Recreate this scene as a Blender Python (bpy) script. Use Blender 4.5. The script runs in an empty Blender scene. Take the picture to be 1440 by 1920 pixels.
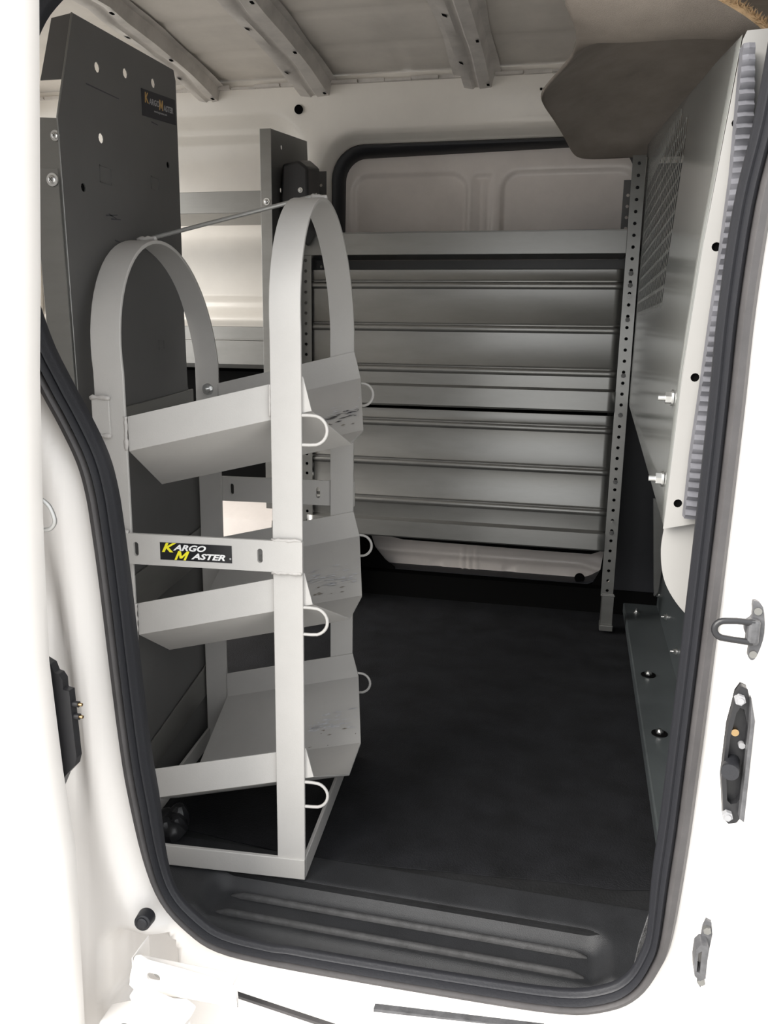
import bpy, math, random
from mathutils import Vector, Matrix
random.seed(4)
S = bpy.context.scene
COL = S.collection
# ------------------------------------------------------------------ camera
cam_d = bpy.data.cameras.new('camera')
cam = bpy.data.objects.new('camera', cam_d)
COL.objects.link(cam)
cam_d.sensor_fit = 'VERTICAL'; cam_d.sensor_height = 36.0; cam_d.lens = 1554.0/1920.0*36.0
cam_d.clip_start = 0.02
Rw = ((0.97349867, 0.06229006, -0.2200461), (0.22829944, -0.20829909, 0.95104724), (0.01340539, -0.97607963, -0.21699968))
cam.matrix_world = Matrix(((Rw[0][0], -Rw[0][1], -Rw[0][2], 0.0), (Rw[1][0], -Rw[1][1], -Rw[1][2], -0.80),
                           (Rw[2][0], -Rw[2][1], -Rw[2][2], 0.76), (0, 0, 0, 1)))
S.camera = cam
# ------------------------------------------------------------------ light: bright overcast sky over a pale car park
S.view_settings.view_transform = 'Standard'; S.view_settings.look = 'None'
S.view_settings.gamma = 1.0; S.view_settings.use_curve_mapping = False
S.view_settings.exposure = 0.2
W = bpy.data.worlds.new('overcast_sky'); S.world = W; W.use_nodes = True
wb = W.node_tree.nodes['Background']
wb.inputs['Color'].default_value = (0.97, 0.985, 1.0, 1); wb.inputs['Strength'].default_value = 1.75
sun_d = bpy.data.lights.new('hazy_sun', 'SUN'); sun_d.energy = 6.0; sun_d.angle = 0.9; sun_d.color = (1, .96, .9)
sun = bpy.data.objects.new('hazy_sun', sun_d); COL.objects.link(sun)
sun.rotation_euler = Vector((.60, .58, -.55)).to_track_quat('-Z', 'Y').to_euler()

# ------------------------------------------------------------------ materials
def mat(name, col, rough=.5, metal=0., noise=0., nscale=8., bump=0., bscale=200., coat=0., spec=.5, col2=None, streak=None, rvar=0.):
    m = bpy.data.materials.new(name); m.use_nodes = True
    nt = m.node_tree; b = nt.nodes['Principled BSDF']; L = nt.links.new
    b.inputs['Base Color'].default_value = (*col, 1); b.inputs['Roughness'].default_value = rough
    b.inputs['Metallic'].default_value = metal; b.inputs['Coat Weight'].default_value = coat
    b.inputs['Specular IOR Level'].default_value = spec; b.inputs['Coat Roughness'].default_value = .12
    tc = nt.nodes.new('ShaderNodeTexCoord')
    mp = nt.nodes.new('ShaderNodeMapping'); L(tc.outputs['Object'], mp.inputs['Vector'])
    if streak: mp.inputs['Scale'].default_value = streak
    if noise or col2:
        n = nt.nodes.new('ShaderNodeTexNoise'); n.inputs['Scale'].default_value = nscale; n.inputs['Detail'].default_value = 8
        n.inputs['Roughness'].default_value = .65
        L(mp.outputs[0], n.inputs['Vector'])
        r = nt.nodes.new('ShaderNodeValToRGB'); L(n.outputs['Fac'], r.inputs['Fac'])
        c2 = col2 or tuple(c*(1-noise) for c in col)
        r.color_ramp.elements[0].position = .33; r.color_ramp.elements[0].color = (*c2, 1)
        r.color_ramp.elements[1].position = .62; r.color_ramp.elements[1].color = (*col, 1)
        L(r.outputs['Color'], b.inputs['Base Color'])
        if rvar:
            mr = nt.nodes.new('ShaderNodeMapRange'); mr.inputs['To Min'].default_value = rough-rvar; mr.inputs['To Max'].default_value = rough+rvar
            L(n.outputs['Fac'], mr.inputs['Value']); L(mr.outputs[0], b.inputs['Roughness'])
    if bump:
        n2 = nt.nodes.new('ShaderNodeTexNoise'); n2.inputs['Scale'].default_value = bscale; n2.inputs['Detail'].default_value = 4
        L(tc.outputs['Object'], n2.inputs['Vector'])
        bp = nt.nodes.new('ShaderNodeBump'); bp.inputs['Strength'].default_value = bump; bp.inputs['Distance'].default_value = .002
        L(n2.outputs['Fac'], bp.inputs['Height']); L(bp.outputs[0], b.inputs['Normal'])
    return m
M = {}
M['white'] = mat('white_body_paint', (.83, .80, .77), .32, coat=.35, noise=.03, nscale=3)
M['cabin'] = mat('bare_inner_paint', (.84, .795, .73), .34, coat=.3, noise=.07, nscale=5)
M['skin'] = mat('door_inner_paint', (.76, .70, .66), .38, coat=.2, noise=.12, nscale=6)
M['roof'] = mat('dusty_roof_paint', (.76, .71, .65), .5, noise=.16, nscale=5)
M['bow'] = mat('roof_bow_paint', (.68, .64, .60), .5, noise=.25, nscale=12)
M['rack'] = mat('light_grey_powder_coat', (.52, .505, .485), .42, noise=.05, nscale=14, bump=.08, bscale=500)
M['weld'] = mat('painted_weld', (.50, .48, .46), .35, bump=.5, bscale=160)
M['steel'] = mat('grey_shelf_steel', (.275, .272, .260), .33, metal=.75, noise=.10, nscale=7, streak=(1, 1, 4), rvar=.05)
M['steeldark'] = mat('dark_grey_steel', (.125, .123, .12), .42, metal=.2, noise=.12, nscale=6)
M['bulk'] = mat('glossy_grey_bulkhead', (.235, .24, .228), .17, metal=.3, noise=.05, nscale=4)
M['flange'] = mat('pale_grey_flange', (.31, .303, .292), .45, noise=.04, nscale=10)
M['zinc'] = mat('zinc_fastener', (.75, .75, .74), .28, metal=1.)
M['rubber'] = mat('black_rubber', (.014, .0145, .018), .52, bump=.15, bscale=260)
M['sealgrey'] = mat('grey_brown_seal_lip', (.068, .064, .065), .5, bump=.1, bscale=260, noise=.25, nscale=20)
M['foam'] = mat('ribbed_foam_strip', (.13, .13, .145), .8, noise=.3, nscale=40)
M['vinyl'] = mat('black_vinyl_floor', (.020, .0205, .022), .5, noise=.5, nscale=9, bump=.35, bscale=330)
M['matc'] = mat('black_cargo_mat', (.0125, .013, .0155), .72, noise=.6, nscale=14, bump=.6, bscale=420, spec=.3)
M['step'] = mat('grained_black_step', (.028, .029, .032), .46, noise=.3, nscale=16, bump=.35, bscale=1200)
M['riblight'] = mat('lightened_step_rib', (.062, .062, .064), .6, noise=.4, nscale=70, bump=.3, bscale=900)  # lighter than the pan: light caught on the rib tops put into the colour
M['scrap'] = mat('grey_carpet_scrap', (.10, .10, .103), .95, noise=.5, nscale=120, bump=.8, bscale=700)
M['beam'] = mat('dark_green_grey_beam', (.075, .085, .088), .38, noise=.25, nscale=9, rvar=.06)
M['felt'] = mat('grey_brown_felt', (.31, .27, .235), .95, noise=.25, nscale=7, bump=.5, bscale=1100, spec=.1)
M['fray'] = mat('tan_backing_fibres', (.72, .50, .29), .95, noise=.4, nscale=60)
M['black'] = mat('black_plastic', (.018, .018, .020), .38, bump=.1)
M['greyp'] = mat('weathered_grey_casting', (.10, .10, .105), .45, noise=.4, nscale=60, bump=.3)
M['brass'] = mat('brass_pin', (.55, .38, .2), .3, metal=1.)
M['hole'] = mat('dark_void', (.006, .006, .006), .9, spec=0.)
M['conc'] = mat('pale_concrete_ground', (.52, .51, .49), .9, noise=.15, nscale=2)
M['stick'] = mat('sticker_black', (.010, .010, .012), .3)
M['stickd'] = mat('faded_sticker_black', (.018, .018, .024), .45)
M['yel'] = mat('sticker_yellow', (.85, .78, .03), .4)
M['wht'] = mat('sticker_white', (.82, .82, .82), .4)
M['orange'] = mat('faded_sticker_orange', (.45, .28, .10), .5)
M['sgrey'] = mat('faded_sticker_grey', (.30, .30, .31), .5)
M['scuffw'] = mat('pale_scuff', (.62, .62, .64), .6, noise=.3, nscale=90)
M['scuffd'] = mat('dark_scuff', (.05, .05, .055), .7)
M['scuffb'] = mat('brown_scuff', (.26, .23, .19), .7, noise=.4, nscale=120)
M['glassy'] = mat('grey_galvanised', (.42, .42, .41), .35, metal=.6)

# ------------------------------------------------------------------ mesh kit
class G:
    def __init__(s): s.v = []; s.f = []
    def add(s, vs, fs):
        o = len(s.v); s.v += [tuple(x) for x in vs]; s.f += [tuple(i+o for i in f) for f in fs]; return s
    def box(s, x0, x1, y0, y1, z0, z1):
        return s.add([(x0,y0,z0),(x1,y0,z0),(x1,y1,z0),(x0,y1,z0),(x0,y0,z1),(x1,y0,z1),(x1,y1,z1),(x0,y1,z1)],
                     [(0,3,2,1),(4,5,6,7),(0,1,5,4),(1,2,6,5),(2,3,7,6),(3,0,4,7)])
    def prism(s, poly, vec):
        n = len(poly); vec = Vector(vec)
        vs = [Vector(p) for p in poly] + [Vector(p)+vec for p in poly]
        return s.add(vs, [tuple(range(n))[::-1], tuple(range(n, 2*n))] + [(i, (i+1) % n, n+(i+1) % n, n+i) for i in range(n)])
    def tube(s, pts, r, n=8, closed=False):
        pts = [Vector(p) for p in pts]; k = len(pts); vs = []; fs = []; prev = None
        for i, p in enumerate(pts):
            a = pts[(i-1) % k] if (closed or i > 0) else p; b = pts[(i+1) % k] if (closed or i < k-1) else p
            t = (b-a).normalized()
            if prev is None: u = t.orthogonal().normalized()
            else: u = (prev-t*prev.dot(t)).normalized()
            prev = u; w = t.cross(u); rr = r[i] if isinstance(r, (list, tuple)) else r
            vs += [p+(u*math.cos(2*math.pi*j/n)+w*math.sin(2*math.pi*j/n))*rr for j in range(n)]
        for i in range(k if closed else k-1):
            i2 = (i+1) % k
            fs += [(i*n+j, i*n+(j+1) % n, i2*n+(j+1) % n, i2*n+j) for j in range(n)]
        if not closed: fs += [tuple(range(n))[::-1], tuple((k-1)*n+j for j in range(n))]
        return s.add(vs, fs)
    def cyl(s, c, ax, r, h, n=16, r2=None):
        c = Vector(c); ax = Vector(ax).normalized()
        u = ax.orthogonal().normalized(); w = ax.cross(u); r2 = r if r2 is None else r2
        vs = [c+(u*math.cos(2*math.pi*j/n)+w*math.sin(2*math.pi*j/n))*r for j in range(n)]
        vs += [c+ax*h+(u*math.cos(2*math.pi*j/n)+w*math.sin(2*math.pi*j/n))*r2 for j in range(n)]
        return s.add(vs, [tuple(range(n))[::-1], tuple(range(n, 2*n))]+[(j, (j+1) % n, n+(j+1) % n, n+j) for j in range(n)])
    def dome(s, c, ax, r, h, n=14):
        c = Vector(c); ax = Vector(ax).normalized(); u = ax.orthogonal().normalized(); w = ax.cross(u); vs = []; fs = []; m = 4
        for k in range(m):
            a = math.pi/2*k/m
            vs += [c+ax*h*math.sin(a)+(u*math.cos(2*math.pi*j/n)+w*math.sin(2*math.pi*j/n))*r*math.cos(a) for j in range(n)]
        vs.append(c+ax*h)
        for k in range(m-1): fs += [(k*n+j, k*n+(j+1) % n, (k+1)*n+(j+1) % n, (k+1)*n+j) for j in range(n)]
        fs += [((m-1)*n+j, (m-1)*n+(j+1) % n, m*n) for j in range(n)]; fs.append(tuple(range(n))[::-1])
        return s.add(vs, fs)
    def hexa(s, c, ax, r, h): return s.cyl(c, ax, r, h, 6)
    def ribbon(s, pts, nrm, wv, t):
        """flat bar: path pts, wv = width vector, nrm[i] = thickness direction"""
        k = len(pts); vs = []; wv = Vector(wv)
        for p, q in zip(pts, nrm):
            p = Vector(p); q = Vector(q)*t; vs += [p, p+wv, p+wv+q, p+q]
        fs = []
        for i in range(k-1):
            a, b = i*4, i*4+4; fs += [(a+j, a+(j+1) % 4, b+(j+1) % 4, b+j) for j in range(4)]
        fs += [(3, 2, 1, 0), tuple((k-1)*4+j for j in range(4))]
        return s.add(vs, fs)
    def xf(s, mtx):
        s.v = [tuple(mtx @ Vector(p)) for p in s.v]; return s
    def merge(s, g): return s.add(g.v, g.f)

def finish(me, m, smooth):
    me.materials.clear(); me.materials.append(M[m] if isinstance(m, str) else m)
    if smooth:
        me.polygons.foreach_set('use_smooth', [True]*len(me.polygons))
        if smooth != 'all': me.set_sharp_from_angle(angle=math.radians(smooth))
    me.update()
def obj(name, g, m, parent=None, smooth=35, bevel=0, **props):
    if isinstance(g, G):
        me = bpy.data.meshes.new(name); me.from_pydata(g.v, [], g.f)
    else: me = g
    import bmesh
    bm = bmesh.new(); bm.from_mesh(me); bmesh.ops.recalc_face_normals(bm, faces=bm.faces)
    off = Vector((0, 0, 0)); p = parent
    while p is not None: off += p.location; p = p.parent
    if parent is None and 'base' in props: off = Vector(props.pop('base'))
    bmesh.ops.translate(bm, verts=bm.verts, vec=-off); bm.to_mesh(me); bm.free()
    finish(me, m, smooth)
    o = bpy.data.objects.new(name, me); COL.objects.link(o)
    if parent is not None: o.parent = parent
    else: o.location = off
    if bevel:
        md = o.modifiers.new('bevel', 'BEVEL'); md.width = bevel; md.segments = 2; md.limit_method = 'ANGLE'; md.angle_limit = math.radians(40)
    for k, v in props.items(): o[k] = v
    return o
def thing(name, loc, label, cat, group=None):
    o = bpy.data.objects.new(name, None); COL.objects.link(o); o.location = loc; o.empty_display_size = .05
    o['label'] = label; o['category'] = cat
    if group: o['group'] = group
    return o
def struct(name, g, m, smooth=35, parent=None, **k):
    if parent is None: k['kind'] = 'structure'
    return obj(name, g, m, parent, smooth, **k)
def place(o, dst, parent):            # a linked copy shifted by dst
    c = o.copy(); COL.objects.link(c); c.parent = parent; c.location = o.location+Vector(dst); return c
def curve_mesh(outer, holes, t):
    cu = bpy.data.curves.new('tmp', 'CURVE'); cu.dimensions = '2D'; cu.fill_mode = 'BOTH'; cu.extrude = t/2
    for pl in [outer]+holes:
        sp = cu.splines.new('POLY'); sp.points.add(len(pl)-1); sp.use_cyclic_u = True
        for i, (x, y) in enumerate(pl): sp.points[i].co = (x, y, 0, 1)
    ob = bpy.data.objects.new('tmp', cu); me = bpy.data.meshes.new_from_object(ob)
    bpy.data.objects.remove(ob); bpy.data.curves.remove(cu)
    return me
def plate(outer, holes, t, O, U, V):
    """sheet with real holes; (u,v)->O+u*U+v*V, thickness t centred"""
    me = curve_mesh(outer, holes, t); U = Vector(U); V = Vector(V); N = U.cross(V).normalized()
    mx = Matrix(((U.x, V.x, N.x, O[0]), (U.y, V.y, N.y, O[1]), (U.z, V.z, N.z, O[2]), (0, 0, 0, 1)))
    me.transform(mx); g = G(); g.add([v.co[:] for v in me.vertices], [tuple(p.vertices) for p in me.polygons])
    bpy.data.meshes.remove(me); return g
def circ(x, y, r, n=10, ry=None): return [(x+r*math.cos(2*math.pi*i/n), y+(ry or r)*math.sin(2*math.pi*i/n)) for i in range(n)]
def rrect(x0, y0, x1, y1, r, n=5):
    out = []
    for cx, cy, a in ((x1-r, y1-r, 0), (x0+r, y1-r, 90), (x0+r, y0+r, 180), (x1-r, y0+r, 270)):
        out += [(cx+r*math.cos(math.radians(a+90*i/n)), cy+r*math.sin(math.radians(a+90*i/n))) for i in range(n+1)]
    return out
def text(body, size, O, U, V, m, name, parent, offset=0., shear=.3, depth=.0003, xs=1.0):
    cu = bpy.data.curves.new('t', 'FONT'); cu.body = body; cu.size = size; cu.offset = offset; cu.shear = shear; cu.extrude = depth; cu.resolution_u = 3
    ob = bpy.data.objects.new('t', cu); me = bpy.data.meshes.new_from_object(ob)
    bpy.data.objects.remove(ob); bpy.data.curves.remove(cu)
    U = Vector(U)*xs; V = Vector(V); N = U.cross(V).normalized()
    me.transform(Matrix(((U.x, V.x, N.x, O[0]), (U.y, V.y, N.y, O[1]), (U.z, V.z, N.z, O[2]), (0, 0, 0, 1))))
    g = G(); g.add([v.co[:] for v in me.vertices], [tuple(p.vertices) for p in me.polygons]); bpy.data.meshes.remove(me)
    return obj(name, g, m, parent, 0)
def sm(a, b, x):
    t = max(0., min(1., (x-a)/(b-a))); return t*t*(3-2*t)
def sdrr(x, y, x0, y0, x1, y1, r):      # signed distance to a rounded rectangle, negative inside
    cx, cy = (x0+x1)/2, (y0+y1)/2; qx = abs(x-cx)-(x1-x0)/2+r; qy = abs(y-cy)-(y1-y0)/2+r
    return math.hypot(max(qx, 0), max(qy, 0))+min(max(qx, qy), 0)-r
def hfield(x0, x1, z0, z1, st, fn, mode='xz', skip=None):
    nx = max(2, round((x1-x0)/st)); nz = max(2, round((z1-z0)/st)); g = G(); vs = []; fs = []
    for j in range(nz+1):
        for i in range(nx+1):
            a = x0+(x1-x0)*i/nx; b = z0+(z1-z0)*j/nz; h = fn(a, b)
            vs.append((a, h, b) if mode == 'xz' else (a, b, h))
    for j in range(nz):
        for i in range(nx):
            if skip and skip(x0+(x1-x0)*(i+.5)/nx, z0+(z1-z0)*(j+.5)/nz): continue
            k = j*(nx+1)+i; fs.append((k, k+1, k+nx+2, k+nx+1))
    return g.add(vs, fs)
def crv(pts, n=6, closed=True):
    out = []; k = len(pts)
    for i in range(k if closed else k-1):
        P = [Vector(pts[(i+d) % k]) if closed else Vector(pts[max(0, min(k-1, i+d))]) for d in (-1, 0, 1, 2)]
        for j in range(n):
            t = j/n
            out.append(.5*((2*P[1])+(P[2]-P[0])*t+(2*P[0]-5*P[1]+4*P[2]-P[3])*t*t+(3*P[1]-P[0]-3*P[2]+P[3])*t**3))
    if not closed: out.append(Vector(pts[-1]))
    return out
def inpoly(x, y, P):
    c = False; j = len(P)-1
    for i in range(len(P)):
        if (P[i][1] > y) != (P[j][1] > y) and x < (P[j][0]-P[i][0])*(y-P[i][1])/(P[j][1]-P[i][1])+P[i][0]: c = not c
        j = i
    return c
def dpoly(x, y, P):
    m = 9.; n = len(P)
    for i in range(n):
        ax, ay = P[i][0], P[i][1]; bx, by = P[(i+1) % n][0]-ax, P[(i+1) % n][1]-ay
        t = max(0, min(1, ((x-ax)*bx+(y-ay)*by)/(bx*bx+by*by+1e-12))); m = min(m, math.hypot(x-ax-bx*t, y-ay-by*t))
    return m
def lerp(tab, z):
    if z <= tab[0][0]: return tab[0][1]
    for (a, b), (c, d) in zip(tab, tab[1:]):
        if z <= c: return b+(d-b)*(z-a)/(c-a)
    return tab[-1][1]

# ================================================================== SETTING
struct('ground', G().box(-8, 8, -9, 8, -.62, -.60), 'conc')
# ---- floor under the mats
struct('floor', G().box(-1.60, 1.0, .172, 1.44, -.06, -.0045), 'vinyl')
# ---- body side around the door opening (outer skin, C pillar, B pillar, rocker)
OPEN = [(.166, 1.06), (.164, 1.00), (.158, .93), (.149, .865), (.1448, .78), (.1445, .70), (.1435, .60), (.1415, .475), (.1385, .336), (.136, .246), (.130, .145), (.121, .105), (.103, .068),
        (.074, .044), (.022, .028), (-.096, .022), (-.227, .0185), (-.315, .018), (-.382, .023), (-.42, .042), (-.455, .078), (-.476, .135), (-.492, .223), (-.499, .291),
        (-.505, .377), (-.511, .472), (-.516, .533), (-.5205, .575), (-.529, .611), (-.547, .65), (-.567, .687), (-.592, .74), (-.612, .82), (-.613, .93), (-.600, 1.01), (-.580, 1.055), (-.552, 1.088), (-.51, 1.108), (-.40, 1.12), (-.1, 1.125), (.07, 1.115), (.13, 1.098)]
OC = [(p.x, p.y) for p in crv(OPEN, 4)]
def body_y(x, z):
    d = dpoly(x, z, OC) if not inpoly(x, z, OC) else 0.
    y = .004-.022*sm(.004, .04, d)-.012*sm(.06, .16, d)
    if x < -.3:
        # soft pressed channel down the pillar
        cx = lerp([(-.3, -.50), (.10, -.525), (.25, -.535), (.45, -.552), (.6, -.565), (1.4, -.60)], z)
        y += .013*math.exp(-((x-cx+.012)/.008)**2)*sm(.16, .28, z)*(1-sm(.42, .54, z))
        y -= .012*sm(.004, .03, cx-.012-x)
        # pocket behind the roller arm
        y += .035*(1-sm(-.004, .012, sdrr(x, z, -.515, -.06, -.44, .03, .02)))
        y -= .008*math.exp(-(((x+.45)/.03)**2+((z-.03)/.02)**2))
    if z < .0:
        y += .020*(1-sm(-.004, .008, abs(z-lerp([(-.5, -.045), (.2, .0)], x)+.012)-.006)) if False else 0.
    return y
def body_skip(x, z):
    return inpoly(x, z, OC) and dpoly(x, z, OC) > .008
struct('wall_near', hfield(-.85, .60, -.42, 1.42, .0085, body_y, 'xz', body_skip), 'white', 'all')
struct('wall_near_rear', G().box(-1.62, -.85, -.06, -.03, -.42, 1.42), 'white')
struct('wall_near_front', G().box(.60, 1.0, -.06, -.03, -.42, .75), 'white')
# ---- rubber door seal following the opening
def seal(prof):
    g = G(); n = len(OC); m = len(prof); vs = []
    for i in range(n):
        a = Vector(OC[i-1]); b = Vector(OC[(i+1) % n]); t = (b-a).normalized(); nn = Vector((t.y, -t.x))
        c = Vector(OC[i])
        if nn.dot(Vector((-.22, .55))-c) < 0: nn = -nn
        k = .66+.34*sm(.06, .22, c.y); k2 = .5+.5*sm(.06, .22, c.y)
        if c.x < -.3: k *= .86
        for o, y in prof: vs.append((c.x+nn.x*o*k, y*(k2 if y > 0 else 1), c.y+nn.y*o*k))
    fs = [(i*m+j, i*m+(j+1) % m, ((i+1) % n)*m+(j+1) % m, ((i+1) % n)*m+j) for i in range(n) for j in range(m)]
    return g.add(vs, fs)
sl = thing('door_seal', (-.2, 0, .01), 'black rubber weatherstrip running right round the open side door frame', 'door seal')
obj('outer_lip', seal([(-.001, .012), (-.001, -.002), (.003, -.009), (.009, -.010), (.0125, -.006), (.0135, .0), (.0135, .012)]), 'sealgrey', sl, 50, label='grey brown outer lip')
obj('bulb', seal([(.013, .012), (.0135, -.004), (.017, -.008), (.0195, -.004), (.0205, .001), (.023, .000), (.025, .003), (.0255, .008), (.027, .010), (.028, .016), (.026, .026), (.013, .026)]), 'rubber', sl, 50)
obj('retaining_channel', seal([(.000, .013), (.022, .0262), (.006, .036), (-.014, .070), (-.020, .070), (-.004, .034)]), 'rubber', sl, 50)
# cracks in the lip at the sill
# ---- roof
def roof_y(x, y):
    z = 1.385+.045*math.sin(math.pi*max(0, min(1, (y+.03)/1.56)))
    for yc in (.18, .36, .55, .74, .92, 1.09, 1.27): z += .005*math.exp(-((y-yc)/.011)**2)
    z += .003*math.exp(-((x+.50-.02*y)/.006)**2)
    return z
struct('ceiling', hfield(-1.60, 1.0, -.05, 1.53, .015, roof_y, 'xy'), 'roof', 'all')
def bow(name, xa, wl, wr, label=None):
    """hat-section roof bow running across the roof, flanges either side"""
    prof = [(-wl, .030), (-wl+.016, .028), (-wl+.024, .004), (-.006, 0.), (.0, .004), (.008, .004), (.012, 0.), (wr-.022, .002), (wr-.014, .030), (wr, .032)]
    g = G(); ys = [-.02+1.50*i/24 for i in range(25)]; m = len(prof); vs = []
    for i, y in enumerate(ys):
        zz = roof_y(-9, y)-.036-.012*sm(1.25, 1.48, y)
        for j, (dx, dz) in enumerate(prof):
            wob = .003*math.sin(y*17+j) if j in (0, m-1) else 0
            vs.append((xa+dx+wob+.02*(1.45-y)*0, y, zz+dz+(.004 if (i % 6 in (2, 3) and j in (3, 4, 5, 6)) else 0)))
    fs = [(i*m+j, i*m+j+1, (i+1)*m+j+1, (i+1)*m+j) for i in range(24) for j in range(m-1)]
    g.add(vs, fs)
    o = struct(name, g, 'bow', 40)
    for k, y in enumerate((.93, 1.06, 1.19, 1.31, 1.42)):
        zz = roof_y(-9, y)-.036-.012*sm(1.25, 1.48, y)-.0015
        if k % 2: hs = G().add([(xa-wl+.030, y-.010, zz+.0045), (xa-wl+.040, y-.010, zz+.0005), (xa-wl+.040, y+.004, zz+.0005), (xa-wl+.030, y+.004, zz+.0045)], [(0, 1, 2, 3)])
        else: hs = G().prism([(xa+wr-.030, y-.006, zz-.001), (xa+wr-.024, y-.006, zz-.001), (xa+wr-.024, y+.006, zz-.001), (xa+wr-.030, y+.006, zz-.001)], (0, 0, .002))
        obj('punched_hole', hs, 'hole', o, 0)
    return o
bow('trim_1', -.300, .052, .062); bow('trim_2', -.725, .058, .066); bow('trim_3', -1.02, .050, .050)
# rail where roof meets far wall
rl = G()
for i in range(35):
    x0 = -1.58+i*.07; w = .004*math.sin(i*2.3); rl.box(x0, x0+.068, 1.430+w, 1.475, 1.372, 1.377+.002*(i % 3))
rl.box(-1.60, 1.0, 1.452, 1.480, 1.366, 1.372)
struct('trim_4', rl, 'bow', 30)
# ---- far body side (inner skin with pressings) and far sliding door
DO = (-.690, .060, .118, 1.238, .085)
def wall_y(x, z):
    y = 1.47+.05*sm(.9, .2, z)*0
    # bulge up at roof rail
    y -= .030*sm(1.20, 1.40, z)
    if x < -.78 or True:
        d = sdrr(x, z, -1.50, .835, -.80, 1.26, .04)       # left window blank
        y += .018*(1-sm(-.006, .006, d))
        d2 = sdrr(x, z, -1.56, .795, -.765, 1.300, .10)
        y += .020*(1-sm(-.02, .02, d2))
        y -= .012*math.exp(-((z-.78)/.015)**2)*(1-sm(-.80, -.70, x))
        y += .030*sm(.755, .735, z)*0
    d = sdrr(x, z, *DO)
    y += .045*(1-sm(-.004, .030, d))                      # roll-in round the door
    y += .003*math.exp(-((x+.644)/.0022)**2)*sm(1.235, 1.245, z)   # seam above door
    y += .0025*math.exp(-((z-1.287)/.003)**2)*sm(-.35, -.3, x)
    return y
struct('wall_far', hfield(-1.60, 1.0, .0, 1.392, .0085, wall_y, 'xz', lambda x, z: sdrr(x, z, *DO) < -.012), 'cabin', 'all')
struct('wall_far_sill', G().box(-1.60, 1.0, 1.455, 1.55, -.05, .068), 'hole')
def door_y(x, z):
    y = 1.535+.035*sm(.5, .1, z)*0
    for a, b in ((-.640, -.325), (-.232, .110)):
        y += .009*(1-sm(-.005, .005, sdrr(x, z, a, .60, b, 1.165, .045)))
    y += .008*(1-sm(-.003, .003, sdrr(x, z, -.306, .60, -.256, 1.160, .008)))
    for xc in (-.300, -.281, -.262): y -= .005*math.exp(-((x-xc)/.0035)**2)*(1-sm(1.135, 1.15, z))
    y -= .012*sm(.155, .135, z)
    y -= .010*math.exp(-((z-.118+.012*sm(.03,.09,x))/.010)**2)
    for xc in (-.375, -.165): y += .004*(1-sm(-.002, .002, sdrr(x, z, xc-.016, .075, xc+.016, .098, .003)))
    return y
d1 = struct('door_1', hfield(DO[0]-.02, DO[2]+.02, .062, DO[3]+.02, .0065, door_y), 'skin', 'all')
obj('drain_hole', G().cyl((.034, 1.500, .082), (0, -1, 0), .014, .002, 18), 'hole', d1, 40)
# far door seal ring
rr = [(x, 1.502, z) for x, z in rrect(DO[0]+.004, DO[1]+.004, DO[2]-.004, DO[3]-.004, .085, 8)]
ring = G(); k = len(rr); vs = []
for i, (x, y, z) in enumerate(rr):
    a = Vector(rr[i-1]); b = Vector(rr[(i+1) % k]); t = (b-a).normalized(); nn = Vector((-t.z, 0, t.x)); c = Vector((x, y, z))
    w = .026 if (x < -.6 and z > .2) else .013
    for o, dy in ((-.003, .020), (-.004, -.004), (.000, -.010), (.006, -.010), (w-.004, .004), (w, .018), (w, .045), (0, .045)):
        vs.append(c+nn*o+Vector((0, dy, 0)))
ring.add(vs, [(i*8+j, i*8+(j+1) % 8, ((i+1) % k)*8+(j+1) % 8, ((i+1) % k)*8+j) for i in range(k) for j in range(8)])
struct('trim_9', ring, 'rubber', 45)
struct('dark_gap_board', G().prism([(-.70, 1.488, .60), (.11, 1.488, .60), (.11, 1.488, .158), (.09, 1.488, .168), (.06, 1.488, .156), (-.09, 1.488, .156), (-.27, 1.488, .158), (-.47, 1.488, .160), (-.52, 1.488, .168), (-.575, 1.488, .185), (-.555, 1.488, .13), (-.525, 1.488, .095), (-.495, 1.488, .074), (-.48, 1.488, .0), (-.70, 1.488, 0)], (0, .005, 0)), 'hole')  # black board added to paint in the dark gap below the shelf lip
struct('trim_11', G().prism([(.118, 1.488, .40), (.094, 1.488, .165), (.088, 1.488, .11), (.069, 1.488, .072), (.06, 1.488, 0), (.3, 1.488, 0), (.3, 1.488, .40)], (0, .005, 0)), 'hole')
# small marks on the far wall
mk = G().cyl((-.765, 1.447, 1.318), (0, -1, 0), .0115, .004, 22)
struct('trim_5', mk, 'hole', 40)
struct('trim_6', G().cyl((-.137, 1.444, 1.338), (0, -1, 0), .003, .003, 12), 'hole', 40)
sc = G()
for x, z, l, a in ((-.355, 1.284, .10, -.02), (-.20, 1.285, .13, -.03), (-.30, 1.243, .10, .02), (-.19, 1.248, .05, .1), (-.70, 1.155, .012, .9), (-.42, 1.27, .02, .2)):
    sc.prism([(x, 1.448-.004*(z<1.26), z), (x+l, 1.448-.004*(z<1.26), z+l*a), (x+l, 1.448, z+l*a+.0015), (x, 1.448, z+.0015)], (0, .001, 0))
# ---- ends of the load space, out of view; openings sized to light the interior
rw = plate([(-.05, -.40), (1.55, -.40), (1.55, 1.42), (-.05, 1.42)], [rrect(.04, .30, 1.44, 1.33, .06)], .03, (-1.60, 0, 0), (0, 1, 0), (0, 0, 1))
struct('wall_rear', rw, 'cabin')
fw = plate([(-.05, -.40), (1.55, -.40), (1.55, 1.42), (-.05, 1.42)], [rrect(.10, .75, 1.40, 1.20, .08)], .03, (1.00, 0, 0), (0, 1, 0), (0, 0, 1))
struct('wall_front', fw, 'steeldark')

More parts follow.
